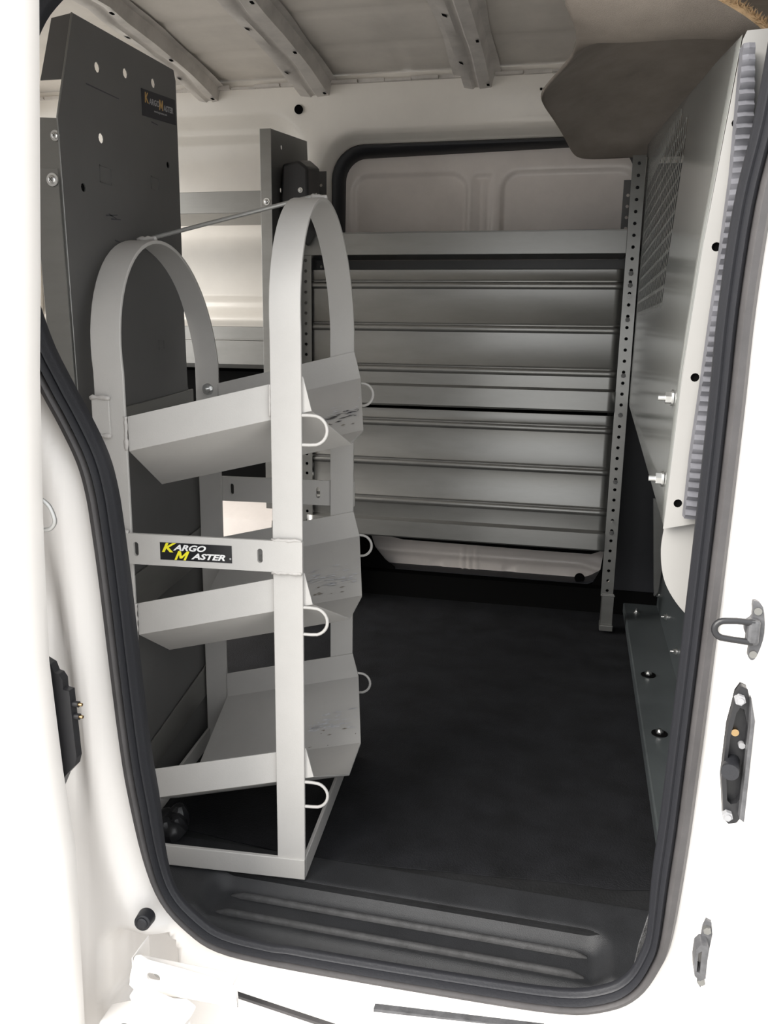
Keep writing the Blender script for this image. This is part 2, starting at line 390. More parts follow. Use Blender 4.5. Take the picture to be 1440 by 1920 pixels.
# ================================================================== FLOOR COVERINGS
def mat_edge(x): return .245+.012*math.sin(x*9+1.5)+.012*sm(-.1, .1, x)+.02*sm(.08, .16, x)
g = G(); vs = []; nx, ny = 60, 50
for j in range(ny+1):
    for i in range(nx+1):
        x = -1.3+1.46*i/nx; y0 = mat_edge(x); y = y0+(1.455-y0)*(j/ny)
        z = -.0030+.0022*sm(0, .02, y-y0)+.0008*math.sin(y*44+1.4*math.sin(x*4)+x*3)*sm(.02, .2, y-y0)
        vs.append((x, y, z))
g.add(vs, [(j*(nx+1)+i, j*(nx+1)+i+1, (j+1)*(nx+1)+i+1, (j+1)*(nx+1)+i) for j in range(ny) for i in range(nx)])
g.prism([(-1.3+1.46*i/nx, mat_edge(-1.3+1.46*i/nx), -.0042) for i in range(nx+1)]+[(.16, 1.455, -.0042), (-1.3, 1.455, -.0042)], (0, 0, .001))
obj('cargo_mat', g, 'matc', None, 'all', label='rippled black cargo mat covering the load floor with a wavy worn front edge', category='floor mat', base=(-.4, .3, 0))
# moulded step with two ribs
def step_z(x, y):
    d = sdrr(x, y, -.470, .02, .086, .182, .035)
    z = -.003-.020*(1-sm(-.026, .0, d))
    f = sm(.098, .060, y)
    z -= .034*f
    z += .0032*math.exp(-((y-.100)/.006)**2)*(1-sm(-.02, .01, d))
    z -= .006*sm(.22, .19, y)*0
    return z
st = thing('step_tread', (-.2, .1, 0), 'moulded black plastic step tread with two raised ribs inside the door sill', 'step')
obj('tread_pan', hfield(-.575, .160, .020, .232, .0052, step_z, 'xy'), 'step', st, 'all')
def rib(y, xa, xb):
    g = G(); m = 30; w = .0055; vs = []
    for i in range(m+1):
        x = xa+(xb-xa)*i/m; e = min(1, min(i, m-i)/1.0)
        for a in range(7):
            t = a/6*math.pi; vs.append((x, y+math.cos(t)*w*(.5+.5*e), -.0225+.0062*math.sin(t)*e))
    return g.add(vs, [(i*7+a, i*7+a+1, (i+1)*7+a+1, (i+1)*7+a) for i in range(m) for a in range(6)])
r0 = obj('tread_rib', rib(.149, -.432, .055), 'riblight', st, 'all')
r1 = obj('tread_rib', rib(.113, -.440, .051), 'riblight', st, 'all')
# torn bit of grey carpet at the right sill corner
g = G()
cp = [(.1225, .080, .123), (.114, .078, .107), (.106, .074, .071), (.101, .070, .032), (.113, .074, .036), (.124, .080, .060), (.130, .082, .096)]
g.prism(cp, (.004, .006, -.004))
obj('carpet_scrap', g, 'scrap', None, 30, bevel=.002, label='torn scrap of grey carpet at the right corner of the door sill', category='carpet scrap', base=(.12, .1, 0))

# ================================================================== TANK RACK (arched, light grey)
AY = .080; nrm = math.hypot(1, AY); ux = Vector((1, AY, 0))/nrm; uy = Vector((-AY, 1, 0))/nrm
RO = Vector((-.333, .178, 0))
RM = Matrix(((ux.x, uy.x, 0, RO.x), (ux.y, uy.y, 0, RO.y), (0, 0, 1, RO.z), (0, 0, 0, 1)))
rack = thing('tank_rack', tuple(RO), 'light grey welded steel tank rack with two tall arches and three tilted trays', 'rack')
def R_(name, g, m, parent=rack, **k): return obj(name, g.xf(RM), m, parent, **k)
DP = .355
def arch(x0, x1, top, skew, name):
    r = DP/2; zs = top-r; pts = []; nr = []
    for z in [.0, .2, .4, .55, zs-.001]: pts.append((x0, 0, z)); nr.append((0, 1, 0))
    for i in range(0, 33):
        a = math.pi*i/32; pts.append((x0+skew*math.sin(a), r-r*math.cos(a), zs+r*math.sin(a))); nr.append((0, math.cos(a), -math.sin(a)))
    for z in [zs-.001, .55, .4, .2, 0]: pts.append((x0, DP, z)); nr.append((0, -1, 0))
    return G().ribbon(pts, nr, (x1-x0, 0, 0), .005)
R_('arch', arch(-.0395, 0, .932, -.006, 'a'), 'rack', smooth=40, bevel=.0008)
R_('arch', arch(-.272, -.232, .877, -.016, 'a'), 'rack', smooth=40, bevel=.0008)
# trays
def tray(z0, roll):
    th = math.radians(13.6); A = Vector((math.cos(th), 0, math.sin(th))); N = Vector((math.sin(th), 0, -math.cos(th)))
    prof = [(.0055, .0), (.0055, .0435), (.128, .113), (.228, .113), (DP-.0055, .0435), (DP-.0055, .0)]
    L0 = [-.238, -.249, -.277, -.277, -.249, -.238]; L1 = [.001, .0015, .012, .012, .0015, .001]
    g = G(); n = len(prof); vs = []
    for s in (0, 1):
        for t in (0, 1):
            for i, (y, d) in enumerate(prof):
                a = (L0, L1)[s][i]
                inn = (.0022 if t else 0)
                yy = y+(inn if i < 2 else (-inn if i > 3 else 0)); dd = d-(inn if 1 < i < 4 else 0)
                p = Vector((0, yy, z0+roll*y/DP))+A*a+N*dd
                vs.append(p)
    fs = []
    for i in range(n-1):
        o0, o1, e0, e1 = i, i+1, 2*n+i, 2*n+i+1
        fs += [(o0, o1, e1, e0), (n+o0, n+e0, n+e1, n+o1), (o0, n+o0, n+o1, o1), (e0, e1, n+e1, n+e0)]
    fs += [(0, 2*n, 3*n, n), (n-1, 2*n-1, 4*n-1, 3*n-1)]
    return g.add(vs, fs)
TR = ((.6995, .022), (.447, .008), (.1985, .0))
for k, (z0, rl_) in enumerate(TR):
    t = R_('tray', tray(z0, rl_), 'rack', smooth=0, bevel=.0012)
    # scuffs on the far sloping face (thin worn paint patches lying on the sheet)
    th = math.radians(13.6); A = Vector((math.cos(th), 0, math.sin(th))); N = Vector((math.sin(th), 0, -math.cos(th)))
    def onfar(a, q):      # a along tray, q 0..1 from flat bottom up the far slope
        y = .228+(DP-.0055-.228)*q; d = .113+(.0435-.113)*q
        return Vector((0, y-.0012, z0+rl_*y/DP))+A*a+N*(d-.0034)
    rnd = random.Random(11+k)
    for mname, cnt, qq in (('scuffw', 26, (.25, .55)), ('scuffd' if k == 0 else 'scuffw', 22, (.20, .38)), ('scuffb', 8, (.02, .25))):
        sg = G()
        for i in range(cnt):
            a = rnd.uniform(-.085, .002); q = rnd.uniform(*qq)+(a+.04)*1.0*(k == 0); l = rnd.uniform(.005, .022)*(1.2 if mname != 'scuffb' else .5); w = rnd.uniform(.004, .014)
            a2 = min(a+l, .004); P = [onfar(a, q), onfar((a+a2)/2, q-w*.6), onfar(a2, q+w*.3), onfar((a+a2)/2, q+w)]
            sg.add(P, [(0, 1, 2, 3)])
        R_('scuff', sg, mname, parent=t, smooth=0, kind='stuff')
# loops
def loop(y, z):
    pts = [(-.006, y, z+.0185), (.010, y, z+.0185)]
    pts += [(.0135+.0185*math.sin(a), y, z+.0185*math.cos(a)) for a in [math.pi*i/12 for i in range(1, 12)]]
    pts += [(.010, y, z-.0185), (-.006, y, z-.0185)]
    return G().tube(pts, .0022, 8)
for z in (.634, .383, .131): R_('strap_loop', loop(.003, z), 'wht' if False else 'rack', smooth=60)
for z in (.652, .395, .142): R_('strap_loop', loop(DP-.002, z), 'rack', smooth=60)
# cross bars with slots
def bar(y0, z0, z1, t, slots):
    return plate([(-.272, z0), (.001, z0), (.001, z1), (-.272, z1)], [rrect(s-.0035, (z0+z1)/2-.0095, s+.0035, (z0+z1)/2+.0095, .0034, 4) for s in slots], t, (0, y0, 0), (1, 0, 0), (0, 0, 1))
cb = R_('cross_bar', bar(-.003, .450, .4915, .005, (-.224, -.055)), 'rack', smooth=30, bevel=.0006)
R_('cross_bar', bar(DP+.003, .462, .505, .005, (-.215, -.062)), 'rack', smooth=30, bevel=.0006)
R_('base_bar', G().box(-.272, .0, -.0025, .0035, 0, .031), 'rack', bevel=.0008)
R_('base_bar', G().box(-.272, .0, DP-.0035, DP+.0025, 0, .031), 'rack', bevel=.0008)
R_('base_bar', G().box(-.0045, .0005, .0036, DP-.0036, 0, .031), 'rack', bevel=.0008)
R_('base_bar', G().box(-.2725, -.2675, .0036, DP-.0036, 0, .031), 'rack', bevel=.0008)
# welds: lumpy beads
def bead(p, q, r, seed):
    rnd = random.Random(seed); p = Vector(p); q = Vector(q); n = max(4, int((q-p).length/.004))
    return G().tube([p+(q-p)*i/n+Vector((0, rnd.uniform(-.0006, .0006), rnd.uniform(-.0008, .0008))) for i in range(n+1)], [r*rnd.uniform(.6, 1.25) for _ in range(n+1)], 7)
for i, (p, q) in enumerate((((-.2725, -.004, .4925), (-.234, -.004, .4925)), ((-.2725, -.004, .449), (-.236, -.004, .449)), ((-.040, -.004, .4925), (.0, -.004, .4925)), ((-.040, -.004, .449), (.0, -.004, .449)),
        ((-.232, .001, .645), (-.233, .001, .600)), ((-.232, .001, .392), (-.233, .001, .350)), ((-.232, .001, .145), (-.233, .001, .095)), ((-.0405, .0015, .69), (-.041, .0015, .65)))):
    R_('weld_bead', bead(p, q, .0026 if i != 7 else .0015, i), 'weld', smooth='all')
# hinge tabs welded on the left front leg
for z0, z1 in ((.668, .620), (.412, .368)):
    tb = R_('welded_tab', G().box(-.2745, -.251, -.0048, -.0004, z1, z0), 'rack', bevel=.0008)
    for zz in (z0, z1): R_('weld_bead', bead((-.2755, -.0045, zz), (-.2495, -.0045, zz), .0029, int(zz*1000)), 'weld', parent=tb, smooth='all')
# tie rod on top
R_('tie_rod', G().tube([(-.262, DP/2, .881), (-.020, DP/2, .9365)], .0030, 10), 'glassy', smooth=60)
R_('weld_bead', bead((-.030, DP/2, .9345), (-.006, DP/2, .9335), .0036, 77), 'weld', smooth='all')
R_('weld_bead', bead((-.285, DP/2, .8790), (-.255, DP/2, .8805), .0036, 78), 'weld', smooth='all')
# bolt through the left far leg
bt = G().hexa((-.250, DP-.006, .655), (0, -1, 0), .0065, .006); bt.cyl((-.250, DP-.006, .655), (0, -1, 0), .0095, .0016, 18); bt.cyl((-.250, DP-.012, .655), (0, -1, 0), .0032, .012, 10)
bt.xf(Matrix.Translation((0, -.0, 0)))
R_('bolt', bt, 'zinc', smooth=30, label='bright zinc bolt')
# logo sticker on the near cross bar
def bigm(size, O, U, V, m, parent, xs, shear):
    P = [(0, 0), (.2, 0), (.2, .60), (.40, .18), (.60, .18), (.8, .60), (.8, 0), (1, 0), (1, 1), (.76, 1), (.5, .45), (.24, 1), (0, 1)]
    P = [((x*.82+shear*y)*size*.72*xs, y*size*.72) for x, y in P]
    return obj('lettering', plate(P, [], .0002, O, U, V), m, parent, 0)
def kml(name, parent, O, U, V, w, h, style=0):
    O = Vector(O); U = Vector(U).normalized(); V = Vector(V).normalized(); N = U.cross(V)
    a = O-N*0
    g = G().add([O, O+U*w, O+U*w+V*h, O+V*h, O-N*.0004, O+U*w-N*.0004, O+U*w+V*h-N*.0004, O+V*h-N*.0004], [(0, 1, 2, 3), (7, 6, 5, 4), (0, 4, 5, 1), (1, 5, 6, 2), (2, 6, 7, 3), (3, 7, 4, 0)])
    s = obj(name, g, 'stick' if style == 0 else 'stickd', parent, 0, label='black logo sticker' if style == 0 else 'faded logo sticker')
    E = N*.0003
    if style == 0:
        text('K', h*.72, O+U*w*.02+V*h*.47+E, U, V, 'yel', 'lettering', s, h*.022, .35, .0001, 1.35)
        text('ARGO', h*.46, O+U*w*.195+V*h*.58+E, U, V, 'wht', 'lettering', s, h*.016, .35, .0001, 1.38)
        bigm(h*.72, O+U*w*.20+V*h*.03+E*1.8, U, V, 'yel', s, 1.55, .3)
        text('ASTER', h*.46, O+U*w*.445+V*h*.13+E, U, V, 'wht', 'lettering', s, h*.016, .35, .0001, 1.44)
        text('®', h*.14, O+U*w*.965+V*h*.2+E, U, V, 'wht', 'lettering', s, 0, 0, .0001)
    else:
        text('K', h*.55, O+U*w*.07+V*h*.52+E, U, V, 'orange', 'lettering', s, h*.01, .1, .0001, .85)
        text('ARGO', h*.32, O+U*w*.20+V*h*.50+E, U, V, 'sgrey', 'lettering', s, h*.006, .1, .0001, .95)
        bigm(h*.55, O+U*w*.49+V*h*.40+E, U, V, 'orange', s, .95, .1)
        text('ASTER', h*.32, O+U*w*.625+V*h*.42+E, U, V, 'sgrey', 'lettering', s, h*.006, .1, .0001, .92)
        text('www.kargomaster.com', h*.125, O+U*w*.33+V*h*.25+E, U, V, 'sgrey', 'lettering', s, 0, 0, .0001, .95)
        text('★ ★', h*.2, O+U*w*.06+V*h*.33+E, U, V, 'orange', 'lettering', s, 0, 0, .0001) if False else None
    return s
kml('logo_sticker', cb, RM @ Vector((-.1905, -.0057, .4585)), ux, (0, 0, 1), .098, .0235)

# black lump of hardware at the rack's left foot
g = G(); rnd = random.Random(3)
for i in range(9):
    g.dome((-.572+rnd.uniform(-.014, .014), .245+rnd.uniform(-.018, .018), .0), (rnd.uniform(-.3, .3), rnd.uniform(-.4, .1), 1), rnd.uniform(.012, .02), rnd.uniform(.015, .032), 9)
obj('crumpled_black_bag', g, 'black', None, 30, label='small crumpled lump of shiny black plastic on the floor behind the rack corner', category='plastic bag', base=(-.585, .245, 0))

# ================================================================== REAR SHELF UNIT, its end panel beside the rack
XP = -.638
ru = thing('rear_shelf_unit', (XP, .17, 0), 'tall dark grey steel shelf unit end beside the arched rack, left edge of the opening', 'shelf unit')
P0 = [(.180, -.0), (.530, .0), (.525, .58), (.486, .66), (.483, .78), (.484, 1.128), (.478, 1.142), (.212, 1.134), (.167, 1.005), (.172, .65)]
hol = [circ(*c, .0065, 10) for c in ((.262, 1.086), (.333, 1.098), (.412, 1.106))] + [circ(.262, 1.0, .0065, 10), circ(.213, .931, .0055, 10), circ(.448, 1.000, .005, 10)]
ep = obj('end_panel', plate(P0, hol, .0016, (XP, 0, 0), (0, 1, 0), (0, 0, 1)), 'steeldark', ru, 30)
for c in ((.213, .931), (.448, 1.000)): obj('dark_backing_disc', G().cyl((XP-.0012, c[0], c[1]), (-1, 0, 0), .007, .001, 10), 'hole', ep, 0)  # dark discs added behind these two holes so they read dark
def emboss(y0, y1, z0, z1):
    g = G(); t = .0012
    for a in ((y0, y1, z0, z0+t), (y0, y1, z1-t, z1), (y0, y0+t, z0, z1), (y1-t, y1, z0, z1)): g.box(XP+.0006, XP+.0016, a[0], a[1], a[2], a[3])
    return g
for e in ((.253, .282, .944, .966), (.392, .415, .957, .975), (.393, .41, .722, .737)): obj('knockout', emboss(*e), 'steeldark', ep, 0)
obj('front_flange', G().prism([(XP, .212, 1.134), (XP-.029, .212, 1.130), (XP-.033, .186, 1.052), (XP-.002, .186, 1.052)], (0, .0016, 0)), 'steeldark', ru, 0, bevel=.0006)
# weld ridge / folded edge
obj('folded_edge', G().tube([(XP, .212, 1.134), (XP, .167, 1.005), (XP, .172, .65)], .0012, 8), 'steel', ru, 60)
pz = plate([(XP-.036, .10), (XP-.001, .10), (XP-.001, 1.004), (XP-.030, 1.006)], [circ(XP-.022, .905, .003, 8)], .0018, (0, .170, 0), (1, 0, 0), (0, 0, 1))
obj('corner_post', pz, 'steel', ru, 30)
obj('front_sheet', G().prism([(-.665, .150, .945), (-.631, .150, .943), (-.627, .150, .655), (-.66, .150, .655)], (0, .0018, 0)), 'steel', ru, 0, bevel=.0006)
def screw(c, ax, r, name, parent, label=None):
    g = G().cyl(c, ax, r*1.5, r*.25, 20); g.dome(Vector(c)+Vector(ax)*r*.25, ax, r, r*.6, 16)
    o = obj(name, g, 'zinc', parent, 40)
    ax = Vector(ax).normalized(); u = ax.orthogonal().normalized(); w = ax.cross(u); c2 = Vector(c)+ax*r*.84
    cr = G()
    for a, b in ((u, w), (w, u)):
        P = [c2+a*r*.5+b*r*.1, c2-a*r*.5+b*r*.1, c2-a*r*.5-b*r*.1, c2+a*r*.5-b*r*.1]
        cr.add(P, [(0, 1, 2, 3)])
    cr.v = [tuple(v) for v in cr.v]; obj('cross_recess', cr, 'hole', o, 0)
    if label: o['label'] = label
    return o
screw((-.638, .149, .930), (0, -1, 0), .0052, 'screw', ru, 'large silver pan head screw')
screw((-.643, .168, .984), (0, -1, 0), .0042, 'screw', ru)
screw((-.632, .149, .672), (0, -1, 0), .0058, 'screw', ru)
sg = G()
for (y, z, l, a) in ((.262, .902, .030, .15), (.270, .905, .020, -.2), (.275, .899, .025, .1), (.282, .872, .028, -.12), (.232, 1.058, .08, .02), (.40, 1.05, .02, .0)):
    sg.add([(XP+.0012, y, z), (XP+.0012, y+l, z+l*a), (XP+.0012, y+l, z+l*a+.0012), (XP+.0012, y, z+.002)], [(0, 1, 2, 3)])
obj('scratch', sg, 'scuffd', ep, 0, kind='stuff')
kml('logo_sticker', ep, (XP+.0015, .375, 1.054), (0, 1, .09), (0, -.02, 1), .104, .036, 1)
# folded braces along the panel
for (a, b, c, d) in (((.258, .093), (.521, .155), (.528, .099), (.266, .047)), ((.22, .385), (.519, .413), (.525, .353), (.281, .326)), ((.20, .640), (.50, .655), (.50, .600), (.20, .585))):
    obj('brace', G().prism([(XP+.0012, *a), (XP+.0012, *b), (XP+.0012, *c), (XP+.0012, *d)], (.003, 0, 0)), 'steel', ru, 0, bevel=.001)

# ================================================================== FAR SHELVING (folding) 
fs = thing('folding_shelf_unit', (-.3, 1.3, 0), 'grey steel folding shelf unit against the far side door with two folded-up ribbed shelves', 'shelf unit')
YF = 1.300
def post(x0, w, zb, zt, y, name='upright', flip=False, inset=0):
    n = int((zt-zb)/.0262); hs = [circ(x0+w*.5, zb+.013+i*.0262, .0042, 8) for i in range(n)]
    lean = .0
    g = plate([(x0, zb), (x0+w, zb), (x0+w, zt), (x0, zt)], hs, .002, (0, y, 0), (1, 0, 0), (0, 0, 1))
    return g
# right front upright : two faces of an angle
pg = post(.0865, .030, .100, 1.152, YF)
pg.box(.1145, .1165, YF, YF+.034, .100, 1.150)
up = obj('upright', pg, 'steel', fs, 20, bevel=.0004)
rp = post(.076, .024, .50, 1.125, 1.462, )
rp.box(.098, .100, 1.43, 1.462, .5, 1.14); rp.prism([(.0985, YF+.03, 1.15), (.0985, 1.462, 1.125), (.0985, 1.462, 1.105), (.0985, YF+.03, 1.13)], (.002, 0, 0))
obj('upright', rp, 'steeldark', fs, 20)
lu = post(-.722, .030, .20, 1.165, 1.455); lu.box(-.724, -.722, 1.42, 1.455, .2, 1.165)
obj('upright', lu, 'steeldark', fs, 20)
lf = post(-.715, .030, .100, .99, YF); lf.box(-.717, -.715, YF, YF+.034, .100, .93)
obj('upright', lf, 'steel', fs, 20)
# foot bracket
ft = G().box(.0895, .1195, YF-.004, YF-.001, .022, .105); ft.box(.0895, .0915, YF-.004, YF+.03, .022, .105); ft.box(.0865, .1215, YF-.005, YF-.001, .098, .102)
ft.box(.088, .121, YF-.012, YF+.032, .008, .022)
obj('foot', ft, 'steel', fs, 0, bevel=.0008)
bh = G()
bolts = [(.1015, z) for z in (.892, .865, .840, .786, .655, .628, .560, .395, .292, .265)]
for i, (x, z) in enumerate(bolts):
    b = G().hexa((x, YF-.001, z), (0, -1, 0), .0060, .004); b.cyl((x, YF-.006, z), (0, -1, 0), .003, .004, 8)
    obj('bolt', b, 'steel' if i % 3 == 2 else 'steeldark', fs, 30)
# top open shelf lip
tp = G().box(-.715, .0865, YF-.004, YF-.001, .937, .990); tp.box(-.715, .0865, YF-.004, 1.455, .937, .939); tp.box(-.715, .0865, YF-.006, YF+.012, .9885, .9915)
tp.box(-.715, .0865, 1.452, 1.455, .938, .97)
obj('top_shelf', tp, 'steel', fs, 0, bevel=.0012)
# folded shelf with three pressed beads, sits almost upright
def folded(zt, zb, lip0, lip1):
    """profile in y,z extruded along x: sheet with beads then a lip at the foot"""
    beads = [zt-.037, zt-.141, zt-.244]; prof = [(YF+.014, zt+.001), (YF+.012, zt)]
    for b in beads:
        prof.append((YF+.0120, b+.0150)); prof.append((YF+.0105, b+.0130)); prof.append((YF+.0120, b+.0105))
        for i in range(7):
            a = math.pi*i/6; prof.append((YF+.0118-.0062*math.sin(a), b+.0078*math.cos(a)))
        prof.append((YF+.012, b-.0095))
    prof += [(YF+.0118, lip0+.004), (YF+.008, lip0+.001), (YF-.004, lip0-.002), (YF-.0055, lip1+.004), (YF-.002, lip1), (YF+.018, lip1)]
    x0, x1 = -.700, .0868; nx = 40; vs = []; m = len(prof)
    for i in range(nx+1):
        x = x0+(x1-x0)*i/nx; e = sm(0, .05, x1-x)
        for j, (y, z) in enumerate(prof):
            w = .0012*math.sin(x*7+z*9)*(1 if 0 < j < m-6 else 0)
            vs.append((x, y+w+(.004*(1-e) if (2 < j < m-6 and (z % .1) < .03) else 0)*0, z))
    g = G().add(vs, [(i*m+j, i*m+j+1, (i+1)*m+j+1, (i+1)*m+j) for i in range(nx) for j in range(m-1)])
    return g
for k, (zt, l0, l1) in enumerate(((.9015, .616, .566), (.5555, .262, .215))):
    f = obj('folding_shelf', folded(zt, 0, l0, l1), 'steel', fs, 38)
    md = f.modifiers.new('sheet', 'SOLIDIFY'); md.thickness = .0012; md.offset = 1
# dark strip added to darken the gap under the top shelf
obj('dark_gap_strip', G().box(-.70, .095, 1.452, 1.460, .84, .936), 'steeldark', fs, 0)
obj('door_stop_bar', G().box(-.70, .11, 1.40, 1.43, .575, .61), 'steeldark', fs, 0)

# far left shelf unit with its upright end panel
lu2 = thing('far_left_shelf_unit', (-.75, 1.2, 0), 'dark grey shelf end panel and rails against the far wall, left of the folding shelves', 'shelf unit')
XE = -.742
el = plate([(1.175, .62), (1.455, .62), (1.452, 1.130), (1.440, 1.238), (1.175, 1.212)], [circ(*c, .006, 8) for c in ((1.245, 1.185), (1.235, 1.085), (1.345, 1.16))], .0018, (XE, 0, 0), (0, 1, 0), (0, 0, 1))
obj('end_panel', el, 'steeldark', lu2, 20)
obj('front_flange', G().box(XE-.027, XE+.001, 1.172, 1.175, .30, 1.2125), 'steel', lu2, 0, bevel=.0006)
obj('rail', G().box(-1.45, XE-.0275, 1.182, 1.186, 1.027, 1.077), 'steel', lu2, 0, bevel=.001)
obj('rail', G().box(-1.45, XE-.0275, 1.186, 1.420, 1.027, 1.030), 'steel', lu2, 0)
screw((XE-.012, 1.171, 1.050), (0, -1, 0), .0055, 'screw', lu2)
lw = G().box(-1.45, XE-.028, 1.30, 1.304, .690, .758); lw.box(-1.45, XE-.028, 1.30, 1.45, .756, .758); lw.box(-1.45, XE-.028, 1.285, 1.30, .722, .726); lw.box(-1.45, XE-.028, 1.275, 1.279, .66, .722)
obj('lower_shelf', lw, 'steel', lu2, 0, bevel=.001)
# faceted black housing in front of the end panel
g = G()
F0 = [(-.735, 1.21, 1.030), (-.728, 1.21, 1.140), (-.687, 1.21, 1.148), (-.664, 1.21, 1.130), (-.664, 1.21, 1.02), (-.692, 1.21, .965)]
F1 = [(-.739, 1.292, 1.030), (-.733, 1.292, 1.155), (-.684, 1.292, 1.163), (-.658, 1.292, 1.142), (-.658, 1.292, 1.01), (-.688, 1.292, .955)]
g.add(F0+F1, [(0, 1, 2, 3, 4, 5), (11, 10, 9, 8, 7, 6)]+[(i, (i+1) % 6, 6+(i+1) % 6, 6+i) for i in range(6)])
bh_ = thing('black_plastic_housing', (-.70, 1.3, 1.0), 'faceted black plastic housing screwed to the far shelf end panel behind the right arch', 'plastic housing')
obj('shell', g, 'black', bh_, 30, bevel=.006)
screw((-.682, 1.209, 1.080), (0, -1, 0), .004, 'screw', bh_)
# black box low on the far wall with pale wheel housing
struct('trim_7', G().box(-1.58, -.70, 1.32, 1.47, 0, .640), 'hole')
wp = G()
wp.prism([(-1.5, 1.30, 0), (-1.5, 1.22, .15), (-1.5, 1.24, .25), (-1.5, 1.32, .29), (-1.5, 1.47, .295), (-1.5, 1.47, 0)], (.72, 0, 0))
struct('trim_8', wp, 'skin')

# ================================================================== BULKHEAD (right)
pt = thing('bulkhead_partition', (.12, .1, .565), 'glossy grey steel bulkhead wing with a grid of louvre slots on the right side', 'partition')
def bx(y, z):
    near = lerp([(.56, .0915), (.72, .0965), (.84, .1045), (1.03, .1225), (1.3, .1225)], z)
    return near+(.121-near)*max(0, min(1, (y-.061)/1.31))
ys = [.0592, .10, .16, .24, .33, .42, .475]; NC = 26
c0, c1 = .480, 1.255; p = (c1-c0)/NC
for i in range(NC): ys += [c0+i*p+.006, c0+i*p+.022]
ys += [1.262, 1.31, 1.37]
ZB = .574; NR = 11; zr0 = .800; pr = .0252
zs = [0., .06, .12, .18]
zs = [ZB-ZB+0, .05, .10, .15, .20]
rows = []
def ztop(y): return lerp([(.06, 1.018), (.20, 1.040), (.41, 1.067), (.76, 1.113), (1.25, 1.174), (1.37, 1.187)], y)
def zb(y): return lerp([(.06, .568), (1.37, .588)], y)
# rows are absolute heights below the louvre band, slots between
zabs = [.60, .65, .70, .75, .79]
for i in range(NR): zabs += [zr0+i*pr+.001, zr0+i*pr+.0205]
g = G(); vs = []; nz = len(zabs)+2
for y in ys:
    col = [zb(y)]+zabs+[ztop(y)]
    for z in col:
        z = min(z, ztop(y)); vs.append((bx(y, z), y, z))
fsx = []
for i in range(len(ys)-1):
    for j in range(nz-1):
        a = i*nz+j; b = a+nz
        slot = (7 <= i < 7+2*NC and (i-7) % 2 == 0) and (6 <= j < 6+2*NR and (j-6) % 2 == 0)
        if slot and zabs[min(j, len(zabs)-1)] > ztop(ys[i])-.015: slot = False
        if slot: continue
        if abs(vs[a][2]-vs[a+1][2]) < 1e-6 and abs(vs[b][2]-vs[b+1][2]) < 1e-6: continue
        fsx.append((a, b, b+1, a+1))
g.add(vs, fsx)
pn = obj('louvred_panel', g, 'bulk', pt, 30)
md = pn.modifiers.new('sheet', 'SOLIDIFY'); md.thickness = .0003; md.offset = 0
struct('dark_slot_board', G().prism([(.36, .25, .55), (.36, 1.42, .55), (.33, 1.42, 1.14), (.33, .25, 1.10)], (.02, 0, 0)), 'steeldark')  # dark board added behind the louvres so their slots read dark
# near flange
fl = [(.0915, .565), (.0965, .721), (.1045, .838), (.1220, 1.014), (.1250, 1.021), (.150, 1.022), (.150, .575), (.128, .574)]
fg = plate([(x, z) for x, z in fl], [circ(*c, .0042, 12, .0042) for c in ((.1235, .945), (.1165, .838), (.1085, .717), (.1035, .592))], .0016, (0, .060, 0), (1, 0, 0), (0, 0, 1))
obj('front_flange', fg, 'flange', pt, 30)
hg = G()
for c in ((.1235, .945), (.1165, .838), (.1085, .717), (.1035, .592)): hg.cyl((c[0], .0655, c[1]), (0, -1, 0), .006, .002, 12)
obj('backing', hg, 'hole', pt, 0)
for z, yb in ((.693, .112), (.572+.035, .115)):
    x = bx(yb, z); b = G().cyl((x-.001, yb, z), (-1, 0, 0), .0085, .0022, 18); b.hexa((x-.003, yb, z), (-1, 0, 0), .0064, .006); b.cyl((x-.009, yb, z), (-1, 0, 0), .003, .007, 10)
    obj('bolt', b, 'zinc', pt, 30, label='bright zinc bolt with washer')
for z in (1.0,): pass
# ribbed foam strip along the flange
FLc = [(.582, .108), (.645, .109), (.715, .1125), (.776, .115), (.834, .118), (.9, .1205), (1.003, .1195), (1.04, .1195)]
FRc = [(.58, .1235), (.622, .126), (.713, .131), (.79, .131), (.9, .134), (.95, .134), (1.01, .129), (1.04, .129)]
g = G(); n = 46; vs = []
for i in range(n*4+1):
    z = .581+(1.005-.581)*i/(n*4); xl, xr = lerp(FLc, z), lerp(FRc, z); ph = (i % 4)/4
    yy = .0345+.0040*(abs(ph-.5)*2)+.0008*math.sin(i*1.7)
    vs += [(xl, .055, z), (xl+.0005, yy+.002, z), ((xl+xr)/2, yy, z), (xr, yy+.001, z), (xr+.001, .055, z)]
g.add(vs, [(i*5+j, i*5+j+1, (i+1)*5+j+1, (i+1)*5+j) for i in range(n*4) for j in range(4)])
g.add(vs[:5]+vs[-5:], [(0, 1, 2, 3, 4), (5, 6, 7, 8, 9)])
obj('foam_strip', g, 'foam', None, 30, label='dark grey ribbed foam strip between the bulkhead flange and the door seal', category='foam strip', base=(.118, .04, .58))
# rounded grey pillar cover below the flange
cvp = [(.140, .600), (.094, .5745)] + [(p_.x, p_.y) for p_ in crv([(.0935, .560), (.0925, .541), (.0955, .518), (.102, .500), (.116, .480), (.136, .462), (.155, .452)], 4, False)] + [(.175, .452), (.175, .60)]
pc = obj('pillar_cover', plate(cvp, [], .003, (0, .072, 0), (1, 0, 0), (0, 0, 1)), 'flange', None, 30, bevel=.001, label='pale grey rounded pillar cover just below the bulkhead flange', category='pillar cover', base=(.12, .072, .45))
